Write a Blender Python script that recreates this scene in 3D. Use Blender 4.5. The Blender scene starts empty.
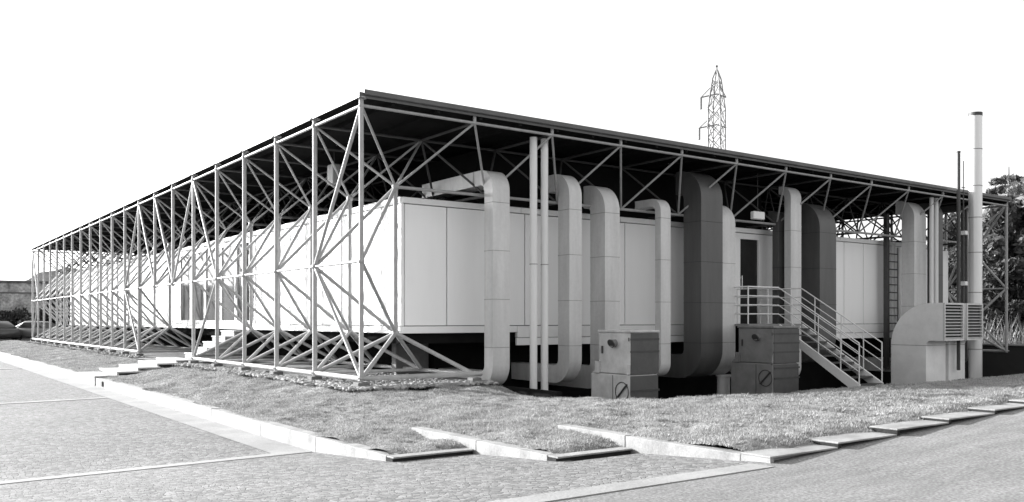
import bpy, math, random
import numpy as np
from mathutils import Vector, Matrix
random.seed(7); rng = np.random.default_rng(7)
SC = bpy.context.scene
COL = SC.collection

# ------------------------------------------------------------------ materials
def mat(name, v, rough=0.6, var=0.12, scale=3.0, bump=0.0, bscale=40.0, metal=0.0, streak=False, island=0.0, spec=0.5, fine=0.0, fscale=120.0):
    m = bpy.data.materials.new(name); m.use_nodes = True
    nt = m.node_tree; b = nt.nodes['Principled BSDF']
    b.inputs['Roughness'].default_value = rough
    b.inputs['Metallic'].default_value = metal
    b.inputs['Specular IOR Level'].default_value = spec
    tc = nt.nodes.new('ShaderNodeTexCoord')
    mp = nt.nodes.new('ShaderNodeMapping'); nt.links.new(tc.outputs['Object'], mp.inputs['Vector'])
    if streak: mp.inputs['Scale'].default_value = (1.0, 1.0, 0.12)
    n = nt.nodes.new('ShaderNodeTexNoise'); n.inputs['Scale'].default_value = scale
    n.inputs['Detail'].default_value = 6; n.inputs['Roughness'].default_value = 0.65
    nt.links.new(mp.outputs['Vector'], n.inputs['Vector'])
    r = nt.nodes.new('ShaderNodeMapRange')
    r.inputs['From Min'].default_value = 0.3; r.inputs['From Max'].default_value = 0.7
    r.inputs['To Min'].default_value = v * (1 - var); r.inputs['To Max'].default_value = min(0.95, v * (1 + var))
    nt.links.new(n.outputs['Fac'], r.inputs['Value'])
    out = r.outputs['Result']
    if fine:
        nf = nt.nodes.new('ShaderNodeTexNoise'); nf.inputs['Scale'].default_value = fscale; nf.inputs['Detail'].default_value = 3
        nt.links.new(tc.outputs['Object'], nf.inputs['Vector'])
        qf = nt.nodes.new('ShaderNodeMapRange'); qf.inputs['From Min'].default_value = .3; qf.inputs['From Max'].default_value = .7
        qf.inputs['To Min'].default_value = 1 - fine; qf.inputs['To Max'].default_value = 1 + fine
        nt.links.new(nf.outputs['Fac'], qf.inputs['Value'])
        mf = nt.nodes.new('ShaderNodeMath'); mf.operation = 'MULTIPLY'
        nt.links.new(out, mf.inputs[0]); nt.links.new(qf.outputs['Result'], mf.inputs[1]); out = mf.outputs[0]
    if island:
        g = nt.nodes.new('ShaderNodeNewGeometry')
        q = nt.nodes.new('ShaderNodeMapRange'); q.inputs['To Min'].default_value = 1 - island; q.inputs['To Max'].default_value = 1 + island
        nt.links.new(g.outputs['Random Per Island'], q.inputs['Value'])
        mu = nt.nodes.new('ShaderNodeMath'); mu.operation = 'MULTIPLY'
        nt.links.new(out, mu.inputs[0]); nt.links.new(q.outputs['Result'], mu.inputs[1]); out = mu.outputs[0]
    cc = nt.nodes.new('ShaderNodeCombineColor')
    for k in range(3): nt.links.new(out, cc.inputs[k])
    nt.links.new(cc.outputs[0], b.inputs['Base Color'])
    if bump:
        n2 = nt.nodes.new('ShaderNodeTexNoise'); n2.inputs['Scale'].default_value = bscale; n2.inputs['Detail'].default_value = 5
        nt.links.new(tc.outputs['Object'], n2.inputs['Vector'])
        bp = nt.nodes.new('ShaderNodeBump'); bp.inputs['Strength'].default_value = bump; bp.inputs['Distance'].default_value = 0.02
        nt.links.new(n2.outputs['Fac'], bp.inputs['Height']); nt.links.new(bp.outputs['Normal'], b.inputs['Normal'])
    return m

M = dict(
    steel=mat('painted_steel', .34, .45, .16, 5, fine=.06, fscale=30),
    steel_shade=mat('shade_dark_steel', .09, .6, .15, 5, spec=.1),  # same frame steel, darkened in colour for the shade under the roof
    panel=mat('wall_panel_enamel', .91, .5, .035, 1.8, streak=True),
    trim=mat('trim_aluminium', .84, .5, .05, 2),
    joint=mat('joint_rubber', .02, .8, .1, 4, spec=.1),
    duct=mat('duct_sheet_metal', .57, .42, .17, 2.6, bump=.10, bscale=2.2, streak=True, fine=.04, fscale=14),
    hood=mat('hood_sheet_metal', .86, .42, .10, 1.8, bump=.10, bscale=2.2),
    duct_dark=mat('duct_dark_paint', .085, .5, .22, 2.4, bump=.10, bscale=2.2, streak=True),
    seam_dark=mat('dark_duct_seam', .035, .6, .2, 6),
    seam=mat('duct_seam', .24, .6, .2, 6),
    pipe=mat('pipe_paint', .7, .4, .06, 3, streak=True),
    ahu_pale=mat('pale_machine_paint', .50, .5, .2, 3.5),
    ahu=mat('machine_paint', .20, .5, .2, 3.5),
    ahu_dark=mat('machine_trim', .05, .6, .2, 5),
    roof=mat('roof_sheet', .095, .55, .2, 2),
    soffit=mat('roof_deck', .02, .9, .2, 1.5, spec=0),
    dark=mat('void_shade_concrete', .012, .9, .2, 2, spec=0),  # near-black colour stands in for the shade of the void
    conc=mat('concrete', .25, .85, .2, 1.6, fine=.12, fscale=60, bump=.25, bscale=30),
    conc_old=mat('old_concrete', .13, .9, .25, 1.6, bump=.3, bscale=20),
    shade_conc=mat('shade_dark_concrete', .035, .95, .4, 4, bump=.4, bscale=25, spec=.1),  # concrete with the shade of risers and slab bases put into its colour
    conc_white=mat('pale_concrete', .255, .85, .34, 3.2, fine=.12, fscale=60, bump=.2, bscale=30),
    step=mat('pale_stone', .38, .8, .15, 3, fine=.1, fscale=40),
    asphalt=mat('worn_asphalt', .185, .9, .22, 3.0, bump=.3, bscale=110, fine=.42, fscale=44),
    soil=mat('dry_soil', .20, 1, .35, 4, bump=.8, bscale=20),
    blade=mat('grass_blade', .335, .8, .28, 2.2, island=.32),
    gravel=mat('white_gravel', .27, .85, .2, 9, island=.35),
    bed=mat('gravel_bed', .14, 1, .35, 8, bump=1, bscale=30),
    darkmetal=mat('dark_metal', .05, .5, .2, 6),
    chimney=mat('chimney_metal', .66, .32, .10, 1.6, streak=True, metal=.35),
    black=mat('black_rubber', .02, .8, .1, 4),
    leaf=mat('leaf', .11, .7, .4, .8, island=.5),
    leaf_pale=mat('leaf_pale', .16, .7, .4, .8, island=.5),
    leaf_dark=mat('hedge_leaf', .045, .8, .4, .8, island=.5),
    bark=mat('bark', .09, .9, .3, 6, bump=.6, bscale=12),
    reed=mat('reed', .50, .8, .3, 3, island=.5),
    ground=mat('open_ground', .03, 1, .35, .4, bump=.5, bscale=6),
    hill=mat('hill_scrub', .10, 1, .5, .12, bump=1, bscale=1.5, spec=0),
    car_dark=mat('car_paint_dark', .05, .3, .1, 3),
    car_light=mat('car_paint_light', .12, .3, .1, 3),
    pylon=mat('pylon_steel', .30, .6, .2, 3),
    casing=mat('dark_side_casing', .07, .5, .2, 3),  # darker tone on one flank of each cabinet
    lamp_grey=mat('grey_lamp_plastic', .22, .5, .05, 3),
    lamp=mat('white_plastic', .75, .4, .04, 3),
)
def glass(name, v, rough, sp=.15):
    m = mat(name, v, rough, .35, .7); m.node_tree.nodes['Principled BSDF'].inputs['Specular IOR Level'].default_value = sp
    return m
M['glass'] = glass('window_glass', .10, .06)
M['glass_dark'] = glass('door_glass', .03, .06)

def cobble_mat():
    m = bpy.data.materials.new('granite_setts'); m.use_nodes = True
    nt = m.node_tree; b = nt.nodes['Principled BSDF']; b.inputs['Roughness'].default_value = .9
    tc = nt.nodes.new('ShaderNodeTexCoord')
    nz = nt.nodes.new('ShaderNodeTexNoise'); nz.inputs['Scale'].default_value = 1.2
    nt.links.new(tc.outputs['Object'], nz.inputs['Vector'])
    ad = nt.nodes.new('ShaderNodeVectorMath'); ad.operation = 'MULTIPLY_ADD'
    nt.links.new(nz.outputs['Color'], ad.inputs[0]); ad.inputs[1].default_value = (.25, .25, 0)
    nt.links.new(tc.outputs['Object'], ad.inputs[2])
    v1 = nt.nodes.new('ShaderNodeTexVoronoi'); v1.feature = 'DISTANCE_TO_EDGE'; v1.inputs['Scale'].default_value = 19.0
    v1.inputs['Randomness'].default_value = .8
    v2 = nt.nodes.new('ShaderNodeTexVoronoi'); v2.feature = 'F1'; v2.inputs['Scale'].default_value = 19.0
    v2.inputs['Randomness'].default_value = .8
    for v in (v1, v2):
        v.voronoi_dimensions = '2D'; nt.links.new(ad.outputs[0], v.inputs['Vector'])
    bw = nt.nodes.new('ShaderNodeSeparateColor'); nt.links.new(v2.outputs['Color'], bw.inputs[0])
    r = nt.nodes.new('ShaderNodeMapRange'); r.inputs['To Min'].default_value = .10; r.inputs['To Max'].default_value = .235
    nt.links.new(bw.outputs[0], r.inputs['Value'])
    j = nt.nodes.new('ShaderNodeMapRange'); j.inputs['From Max'].default_value = .14
    j.inputs['To Min'].default_value = .5; nt.links.new(v1.outputs['Distance'], j.inputs['Value'])
    mu = nt.nodes.new('ShaderNodeMath'); mu.operation = 'MULTIPLY'
    nt.links.new(r.outputs[0], mu.inputs[0]); nt.links.new(j.outputs[0], mu.inputs[1])
    big = nt.nodes.new('ShaderNodeTexNoise'); big.inputs['Scale'].default_value = .6; big.inputs['Detail'].default_value = 10; big.inputs['Roughness'].default_value = .75
    nt.links.new(tc.outputs['Object'], big.inputs['Vector'])
    br = nt.nodes.new('ShaderNodeMapRange'); br.inputs['From Min'].default_value = .3; br.inputs['From Max'].default_value = .7
    br.inputs['To Min'].default_value = .82; br.inputs['To Max'].default_value = 1.2
    nt.links.new(big.outputs['Fac'], br.inputs['Value'])
    m2 = nt.nodes.new('ShaderNodeMath'); m2.operation = 'MULTIPLY'
    nt.links.new(mu.outputs[0], m2.inputs[0]); nt.links.new(br.outputs[0], m2.inputs[1])
    cc = nt.nodes.new('ShaderNodeCombineColor')
    for k in range(3): nt.links.new(m2.outputs[0], cc.inputs[k])
    nt.links.new(cc.outputs[0], b.inputs['Base Color'])
    bp = nt.nodes.new('ShaderNodeBump'); bp.inputs['Strength'].default_value = .5; bp.inputs['Distance'].default_value = .02
    nt.links.new(j.outputs[0], bp.inputs['Height']); nt.links.new(bp.outputs['Normal'], b.inputs['Normal'])
    return m
M['cobble'] = cobble_mat()
M['asphalt'].node_tree.nodes['Mapping'].inputs['Scale'].default_value = (.35, 1.6, 1)

def block_mat():
    m = mat('rough_block_wall', .36, .9, .6, 1.1, bump=.8, bscale=4, fine=.35, fscale=5)
    return m
M['blockwall'] = block_mat()
def translucent(m, f):
    nt = m.node_tree; b = nt.nodes['Principled BSDF']; o = nt.nodes['Material Output']
    t = nt.nodes.new('ShaderNodeBsdfTranslucent'); mx = nt.nodes.new('ShaderNodeMixShader'); mx.inputs[0].default_value = f
    nt.links.new(b.inputs['Base Color'].links[0].from_socket, t.inputs['Color'])
    nt.links.new(b.outputs[0], mx.inputs[1]); nt.links.new(t.outputs[0], mx.inputs[2]); nt.links.new(mx.outputs[0], o.inputs['Surface'])
for k_ in ('leaf', 'leaf_pale', 'reed', 'blade'): translucent(M[k_], .25)

# ------------------------------------------------------------------ mesh builder
class MB:
    def __init__(s): s.v = []; s.f = []; s.sm = []
    def add(s, vs, fs, smooth=False):
        o = len(s.v); s.v += [tuple(p) for p in vs]
        s.f += [tuple(i + o for i in f) for f in fs]; s.sm += [smooth] * len(fs)
        return s
    def box(s, x0, x1, y0, y1, z0, z1):
        vs = [(x, y, z) for z in (z0, z1) for y in (y0, y1) for x in (x0, x1)]
        return s.add(vs, [(0, 2, 3, 1), (4, 5, 7, 6), (0, 1, 5, 4), (2, 6, 7, 3), (0, 4, 6, 2), (1, 3, 7, 5)])
    def bbox(s, x0, x1, y0, y1, z0, z1, c=.01):
        # box with chamfered edges
        bm_v = []; 
        X, Y, Z = (x0, x1), (y0, y1), (z0, z1)
        idx = {}
        for i in (0, 1):
            for j in (0, 1):
                for k in (0, 1):
                    sx, sy, sz = (c if i == 0 else -c), (c if j == 0 else -c), (c if k == 0 else -c)
                    idx[(i, j, k, 0)] = len(bm_v); bm_v.append((X[i], Y[j] + sy, Z[k] + sz))
                    idx[(i, j, k, 1)] = len(bm_v); bm_v.append((X[i] + sx, Y[j], Z[k] + sz))
                    idx[(i, j, k, 2)] = len(bm_v); bm_v.append((X[i] + sx, Y[j] + sy, Z[k]))
        F = []
        for i in (0, 1):
            q = [idx[(i, 0, 0, 0)], idx[(i, 1, 0, 0)], idx[(i, 1, 1, 0)], idx[(i, 0, 1, 0)]]
            F.append(q if i else q[::-1])
            q = [idx[(0, i, 0, 1)], idx[(1, i, 0, 1)], idx[(1, i, 1, 1)], idx[(0, i, 1, 1)]]
            F.append(q[::-1] if i else q)
            q = [idx[(0, 0, i, 2)], idx[(1, 0, i, 2)], idx[(1, 1, i, 2)], idx[(0, 1, i, 2)]]
            F.append(q if i else q[::-1])
        for a in (0, 1):
            for b in (0, 1):
                F.append((idx[(a, b, 0, 0)], idx[(a, b, 1, 0)], idx[(a, b, 1, 1)], idx[(a, b, 0, 1)]))
                F.append((idx[(a, 0, b, 0)], idx[(a, 1, b, 0)], idx[(a, 1, b, 2)], idx[(a, 0, b, 2)]))
                F.append((idx[(0, a, b, 1)], idx[(1, a, b, 1)], idx[(1, a, b, 2)], idx[(0, a, b, 2)]))
        for i in (0, 1):
            for j in (0, 1):
                for k in (0, 1): F.append((idx[(i, j, k, 0)], idx[(i, j, k, 1)], idx[(i, j, k, 2)]))
        return s.add(bm_v, F)
    def tube(s, a, b, r, n=8, r2=None, cap=True):
        a = Vector(a); b = Vector(b); d = (b - a)
        if d.length < 1e-6: return s
        d.normalize(); r2 = r if r2 is None else r2
        u = d.cross(Vector((0, 0, 1)))
        if u.length < 1e-3: u = Vector((1, 0, 0))
        u.normalize(); w = d.cross(u)
        vs = []
        for p, rr in ((a, r), (b, r2)):
            for k in range(n):
                t = 2 * math.pi * k / n
                vs.append(p + u * (rr * math.cos(t)) + w * (rr * math.sin(t)))
        fs = [(k, (k + 1) % n, n + (k + 1) % n, n + k) for k in range(n)]
        s.add(vs, fs, True)
        if cap: s.add(vs, [tuple(range(n))[::-1], tuple(range(n, 2 * n))])
        return s
    def path(s, pts, r, n=8):
        for a, b in zip(pts[:-1], pts[1:]): s.tube(a, b, r, n)
        for p in pts[1:-1]: s.ball(p, r, n)
        return s
    def ball(s, c, r, n=8):
        c = Vector(c); m = n // 2; vs = []; fs = []
        for i in range(m + 1):
            th = math.pi * i / m
            for k in range(n):
                ph = 2 * math.pi * k / n
                vs.append(c + Vector((r * math.sin(th) * math.cos(ph), r * math.sin(th) * math.sin(ph), r * math.cos(th))))
        for i in range(m):
            for k in range(n): fs.append((i * n + k, (i + 1) * n + k, (i + 1) * n + (k + 1) % n, i * n + (k + 1) % n))
        return s.add(vs, fs, True)
    def extrude_x(s, prof, x0, x1):
        n = len(prof)
        vs = [(x0, y, z) for y, z in prof] + [(x1, y, z) for y, z in prof]
        return s.add(vs, [(k, (k + 1) % n, n + (k + 1) % n, n + k) for k in range(n)] + [tuple(range(n))[::-1], tuple(range(n, 2 * n))])
    def build(s, name, m, parent=None, kind=None):
        me = bpy.data.meshes.new(name); me.from_pydata(s.v, [], s.f)
        me.polygons.foreach_set('use_smooth', s.sm)
        me.materials.append(m); me.update()
        if len(s.f) < 60000:
            import bmesh
            bm = bmesh.new(); bm.from_mesh(me); bmesh.ops.recalc_face_normals(bm, faces=bm.faces); bm.to_mesh(me); bm.free()
        o = bpy.data.objects.new(name, me); COL.objects.link(o)
        if parent is not None:
            o.parent = parent
            o.matrix_parent_inverse = Matrix.Translation(-Vector(parent.location)) if parent.get('_w') is None else Matrix()
        if kind: o['kind'] = kind
        return o

def tag(o, label=None, cat=None, group=None, kind=None):
    if label: o['label'] = label
    if cat: o['category'] = cat
    if group: o['group'] = group
    if kind: o['kind'] = kind
    return o
def empty(name, loc, label, cat, group=None):
    o = bpy.data.objects.new(name, None); COL.objects.link(o); o.location = loc; o.empty_display_size = .3
    return tag(o, label, cat, group)
def raw(name, V, F, m, kind=None, smooth=False, parent=None):
    me = bpy.data.meshes.new(name); V = np.asarray(V, np.float32); F = np.asarray(F, np.int32)
    k = F.shape[1]
    me.vertices.add(len(V)); me.vertices.foreach_set('co', V.ravel())
    me.loops.add(F.size); me.loops.foreach_set('vertex_index', F.ravel())
    me.polygons.add(len(F)); me.polygons.foreach_set('loop_start', np.arange(0, F.size, k, dtype=np.int32))
    me.polygons.foreach_set('loop_total', np.full(len(F), k, np.int32))
    me.polygons.foreach_set('use_smooth', np.full(len(F), smooth))
    me.update(calc_edges=True); me.validate(); me.materials.append(m)
    o = bpy.data.objects.new(name, me); COL.objects.link(o)
    if parent is not None:
        o.parent = parent; o.matrix_parent_inverse = Matrix.Translation(-Vector(parent.location))
    if kind: o['kind'] = kind
    return o

# ------------------------------------------------------------------ ground heights
def sst(a, b, x):
    t = np.clip((x - a) / (b - a), 0, 1); return t * t * (3 - 2 * t)
def G(x, y):
    x = np.asarray(x, float); y = np.asarray(y, float)
    t = np.clip((-3.9 - y) / 5.2, 0, 1)
    z = -.5 + .36 * t
    return z + np.clip(.045 * (x + .62), 0, .42) * sst(-8.6, -9.0, y)
KX = [-.62 + .97 * k for k in range(30)]
KZ = [-.085, -.042, .012, .048, .086] + [.086 + .036 * k for k in range(1, 26)]
KZ = [min(z, .40) for z in KZ]
def zkerb(x): return float(np.interp(x, KX, KZ))
ctrl = []
for y in (46, 38, 30, 22, 16, 12, 9, 6, 3, 1, -1):
    ctrl += [(-2.57, y, -.32), (-1.4, y, -.21), (-.3, y, -.13)]
ctrl += [(-2.57, -2.5, -.315), (-2.57, -4.5, -.31), (-1.59, -3, -.24), (-1.59, -4.7, -.222), (-1.59, -6, -.225), (-1.59, -7.4, -.225),
         (-.62, -6.3, -.125), (-.62, -7.7, -.105), (-.62, -9, -.10), (-.6, -3, -.16), (0.2, -1.2, -.15), (1.2, -.6, -.14), (2.4, -.5, -.15),
         (.4, -4.5, -.09), (1.25, -1.9, -.16), (1.45, -3.0, -.14), (1.55, -4.2, -.10), (1.6, -5.2, -.06), (2.56, -5.42, -.035), (3.64, -5.58, -.035),
         (6.0, -5.65, -.04), (8, -5.65, -.035), (11, -5.9, -.03), (15, -6, .04), (20, -6, .06), (26, -6, .1),
         (2.6, -2.0, -.30), (3.0, -3.5, -.22), (4.5, -3.8, -.26), (7, -3.8, -.28), (11, -3.9, -.28), (18, -3.9, -.24), (26, -3.9, -.05),
         (4, -2.2, -.47), (8, -2.2, -.47), (11.5, -2.2, -.47), (15, -2.2, -.47), (20, -2.2, -.45), (26, -2.2, -.2)]
for x in (.5, 1.5, 2.5, 3.5, 5, 7, 10, 14, 18, 22, 26): ctrl.append((x, -8.85, zkerb(x) - .03))
ctrl = np.array(ctrl)
def _tps():
    n = len(ctrl); P = ctrl[:, :2]
    d = np.linalg.norm(P[:, None] - P[None], axis=2)
    K = np.where(d > 0, d * d * np.log(d + 1e-9), 0) + np.eye(n) * .02
    A = np.zeros((n + 3, n + 3)); A[:n, :n] = K; A[:n, n] = 1; A[:n, n + 1:] = P; A[n, :n] = 1; A[n + 1:, :n] = P.T
    return np.linalg.solve(A, np.r_[ctrl[:, 2], 0, 0, 0])
W = _tps()
def Lm(x, y):
    x = np.asarray(x, float); y = np.asarray(y, float); out = np.zeros(x.shape) + W[-3] + W[-2] * x + W[-1] * y
    for (cx, cy, _), w in zip(ctrl, W[:-3]):
        d2 = (x - cx) ** 2 + (y - cy) ** 2; out += w * .5 * d2 * np.log(d2 + 1e-9)
    return out
def L(x, y):
    x = np.asarray(x, float); y = np.asarray(y, float)
    z = Lm(x, y)
    t1 = np.clip((-4.6 - y) / 1.3, 0, 1); p1 = Lm(x, np.maximum(y, -4.6)) * (1 - t1) + -.325 * t1
    t2 = np.clip((-6.2 - y) / 1.1, 0, 1); p2 = Lm(x, np.maximum(y, -6.2)) * (1 - t2) + -.228 * t2
    z = np.where((x < -1.5) & (y < -4.6), p1, z)
    z = np.where((x >= -1.5) & (x < -.55) & (y < -6.2), p2, z)
    ye = np.where(x < -1.5, -5.88, np.where(x < -.55, -7.3, -8.85))
    q = np.clip((ye + .30 - y) / .30, 0, 1)
    return z + .05 * (1 - sst(.25, .9, y - ye)) - .062 * q ** 2.2
_bw = [(random.uniform(0, 6.28), random.choice([.35, .5, .7, .9, 1.3, 2.2]), random.uniform(0, 6.28)) for _ in range(26)]
def bump(x, y):
    z = 0
    for a, wl, ph in _bw: z = z + wl ** .8 * np.sin(2 * math.pi / wl * (x * math.cos(a) + y * math.sin(a)) + ph)
    return .0052 * z
def lawn_mask(x, y):
    m = (x > -2.5) & (x < 26) & (y < 46) & (y > -8.85)
    m &= ~((y > -2.2) & (x > 2.6)); m &= ~((y > -.22) & (x > -.2))
    m &= ~((x < -1.5) & (y < -5.9)); m &= ~((x < -.55) & (y < -7.32))
    return m

# ground sheet out to the horizon, with the sunken court the pavilion stands over
xs = [-900, -300, -100, -60, -20, -3, 0, 2.7, 2.75, 10, 24.0, 24.05, 30, 50, 80, 150, 400, 900]
ys = [-900, -300, -100, -40, -9, -6, -2.12, -2.07, .1, .15, 20, 41.5, 41.6, 60, 100, 150, 300, 900]
V = []; 
for y in ys:
    for x in xs:
        if 2.72 < x < 24.02 and -2.1 < y < 41.55: z = -1.15
        elif x > 24 and y > -6: z = .18
        elif y < -6 and x > 0: z = -.65
        else: z = -.58
        V.append((x, y, z))
nx = len(xs)
F = [(j * nx + i, j * nx + i + 1, (j + 1) * nx + i + 1, (j + 1) * nx + i) for j in range(len(ys) - 1) for i in range(nx - 1)]
raw('ground', V, F, M['ground'], 'structure')

def sheet(name, x0, x1, y0, y1, fn, m, dx=.5, dy=.5, mask=None, kind='structure', off=0.0):
    gx = np.linspace(x0, x1, max(2, int((x1 - x0) / dx) + 1)); gy = np.linspace(y0, y1, max(2, int((y1 - y0) / dy) + 1))
    X, Y = np.meshgrid(gx, gy); Z = fn(X, Y) + off
    n = len(gx); V = np.stack([X, Y, Z], -1).reshape(-1, 3)
    J, I = np.meshgrid(np.arange(len(gy) - 1), np.arange(n - 1), indexing='ij'); a = (J * n + I).ravel()
    F = np.stack([a, a + 1, a + n + 1, a + n], 1)
    if mask is not None:
        c = V[F].mean(1); F = F[mask(c[:, 0], c[:, 1])]
    return raw(name, V, F, m, kind, True)
site = lambda x, y: ~((x > -2.45) & (y > -5.85)) & ~((x > -1.5) & (y > -7.3)) & ~((x > -.5) & (y > -8.95))
sheet('cobbled_road', -40, -.45, -9.0, 70, G, M['cobble'], .5, .5, lambda x, y: site(x, y))
sheet('asphalt_road', -60, 60, -60, -9.0, G, M['asphalt'], .5, .5)
sheet('asphalt_verge', -.45, 60, -9.0, -8.9, G, M['asphalt'], .5, .05)
# concrete gutter and flush paving bands
gut = lambda x, y: G(x, y) + .006
sheet('gutter_strip', -3.02, -2.55, -3.86, 60, gut, M['conc'], .2, .5)
def band(name, x0, x1, ya, yb, w, h=.012, end=None):
    mb = MB(); n = 40
    vs = []
    for k in range(n + 1):
        x = x0 + (x1 - x0) * k / n; y = ya + (yb - ya) * k / n
        for dy, dz in ((0, -.03), (0, h), (w, h), (w, -.03)): vs.append((x, y + dy, float(G(x, y + dy)) + dz))
    fs = []
    for k in range(n):
        for j in range(3): fs.append((4 * k + j, 4 * k + 4 + j, 4 * k + 5 + j, 4 * k + 1 + j))
    fs.append((0, 1, 2, 3)); fs.append((4 * n + 3, 4 * n + 2, 4 * n + 1, 4 * n))
    mb.add(vs, fs); return mb.build(name, M['conc'], kind='structure')
band('paving_band', -16, -2.6, -5.55, -4.02, .26, .007)
band('paving_band', -16, -3.04, 3.8, 5.25, .26, .008)
band('paving_band', -16, -3.04, 18, 18.4, .26)
band('paving_band', -16, -.75, -9.26, -9.24, .25, .004)

# lawn base
def lawn_fn(x, y):
    h = bump(x, y) + rng.normal(0, .003, x.shape)
    return L(x, y) + h - .012
sheet('lawn', -2.52, 26, -8.88, 0.0, lawn_fn, M['soil'], .08, .08, lawn_mask)
sheet('lawn', -2.52, -.18, 0.0, 46, lawn_fn, M['soil'], .09, .12, lawn_mask)

# grass blades (stuff)
def grass(name, n, x0, x1, y0, y1, hmin, hmax, w):
    x = rng.uniform(x0, x1, n); y = rng.uniform(y0, y1, n)
    m = lawn_mask(x, y)
    # thin bare patches
    p = np.sin(1.7 * x + .6 * y + 2) * np.sin(1.1 * y - .8 * x) + .5 * np.sin(4.3 * x - 2.2 * y) * np.sin(3.7 * y + 1.1 * x)
    m &= (rng.uniform(0, 1, n) < np.clip(.9 - .22 * p, .5, 1)); x = x[m]; y = y[m]; p = p[m]; n = len(x)
    z = L(x, y) + bump(x, y) - .014
    h = rng.uniform(hmin, hmax, n) * (1 - .3 * np.clip(p, -1, 1)) * np.where(rng.uniform(0, 1, n) < .03, 1.5, 1)
    a = rng.uniform(0, 2 * np.pi, n); ln = rng.uniform(.2, 1.0, n) * h; b = rng.uniform(0, 2 * np.pi, n)
    ww = w * rng.uniform(.6, 1.5, n)
    V = np.zeros((n, 3, 3))
    V[:, 0] = np.stack([x - ww * np.cos(a), y - ww * np.sin(a), z], 1)
    V[:, 1] = np.stack([x + ww * np.cos(a), y + ww * np.sin(a), z], 1)
    V[:, 2] = np.stack([x + ln * np.cos(b), y + ln * np.sin(b), z + h], 1)
    return raw(name, V.reshape(-1, 3), np.arange(3 * n).reshape(n, 3), M['blade'])
g = grass('grass', 520000, -2.5, 12, -8.85, 0, .010, .032, .0045)
tag(g, 'short dry mown grass on the front bank', 'grass', kind='stuff')
def tufts(n):
    cx = rng.uniform(-2.4, 10, n); cy = rng.uniform(-8.7, -.4, n); m = lawn_mask(cx, cy); cx = cx[m]; cy = cy[m]; k = 34
    r_ = rng.uniform(.02, .07, len(cx)); hh = rng.uniform(.03, .062, len(cx))
    a = rng.uniform(0, 6.283, (len(cx), k)); q = np.sqrt(rng.uniform(0, 1, (len(cx), k))) * r_[:, None]
    x = (cx[:, None] + q * np.cos(a)).ravel(); y = (cy[:, None] + q * np.sin(a)).ravel(); h = (hh[:, None] * rng.uniform(.5, 1, a.shape)).ravel(); a = a.ravel()
    z = L(x, y) + bump(x, y) - .014; b = rng.uniform(0, 6.283, len(x)); w = .005
    V = np.stack([np.stack([x - w * np.cos(b), y - w * np.sin(b), z], 1), np.stack([x + w * np.cos(b), y + w * np.sin(b), z], 1),
                  np.stack([x + h * .7 * np.cos(a), y + h * .7 * np.sin(a), z + h], 1)], 1).reshape(-1, 3)
    return raw('grass', V, np.arange(len(V)).reshape(-1, 3), M['blade'])
tag(tufts(2600), 'taller tufts scattered through the front lawn', 'grass', kind='stuff')
g = grass('grass', 60000, 12, 26, -8.85, -2, .015, .04, .010)
tag(g, 'mown grass in the shade at the far right of the bank', 'grass', kind='stuff')
g = grass('grass', 220000, -2.5, -.2, 0, 46, .010, .032, .008)
tag(g, 'short dry grass strip along the left kerb', 'grass', kind='stuff')

# ------------------------------------------------------------------ kerbs
def seg_kerb(name, x0, x1, ys_, z0, z1, label):
    mb = MB()
    for a, b in zip(ys_[:-1], ys_[1:]):
        j = random.uniform(-.006, .006)
        mb.bbox(x0, x1, min(a, b) + .0025, max(a, b) - .0025, z0, z1 + j, .006)
    return tag(mb.build(name, M['conc_white']), label, 'kerb')
seg_kerb('kerb', -2.57, -2.41, [-5.84, -4.05, -2.2] + list(np.arange(0, 8.5, 2.1)) + [9.0], -.62, -.306, 'long white concrete kerb from the lower left lawn corner to the stepping slabs')
seg_kerb('kerb', -2.57, -2.41, [11.2] + list(np.arange(13, 50, 2.1)), -.62, -.306, 'far white concrete kerb beyond the stepping slabs, running towards the parked cars')
seg_kerb('kerb', -1.59, -1.43, [-7.26, -6.02, -4.6], -.62, -.210, 'short white kerb emerging from the lawn in the middle of the zigzag')
seg_kerb('kerb', -.62, -.46, [-8.78, -7.3, -6.2], -.62, -.100, 'white kerb running out to the right paving corner of the zigzag')
def kerb_return(x0, x1, y, z, label):
    t = empty('kerb_return', ((x0 + x1) / 2, y, -.5), label, 'kerb')
    MB().bbox(x0, x1, y, y + .154, z - .018, z, .005).build('coping', M['conc_white'], t)
    MB().box(x0 + .003, x1, y + .03, y + .15, -.62, z - .019).build('riser', M['shade_conc'], t)  # set back and coloured near-black to read as shade
kerb_return(-2.57, -1.6, -6.0, -.306, 'shaded short kerb return at the leftmost zigzag notch')
kerb_return(-1.59, -.63, -7.42, -.212, 'shaded short kerb return at the middle zigzag notch')
names = ['first pale kerb slab from the zigzag corner, lowest on the right edge', 'second pale kerb slab from the corner, one step up on the right edge',
         'third pale kerb slab from the corner on the right edge', 'fourth pale kerb slab from the corner on the right edge', 'last pale kerb slab before the right picture edge']
for k in range(9):
    o = empty('kerb_slab', ((KX[k] + KX[k + 1]) / 2, -8.93, KZ[k] - .4), names[k] if k < 5 else 'pale kerb slab further along the right lawn edge, beyond the picture', 'kerb slab', 'stepped kerb slabs along the right lawn edge')
    MB().bbox(KX[k], KX[k + 1] - .008, -9.1, -8.782 + (random.uniform(-.02, .02) if k else 0), KZ[k] - .016, KZ[k], .004).build('slab', M['conc_white'], o)
    MB().box(KX[k] + .002, KX[k] + .05, -9.095, -8.78, KZ[k] - .4, KZ[k] - .0165).box(KX[k] + .0501, KX[k + 1] - .01, -9.03, -8.78, KZ[k] - .4, KZ[k] - .017).build('base_block', M['conc_white'] if k == 0 else M['shade_conc'], o)  # shade below the slab edge is put into the base colour
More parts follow.
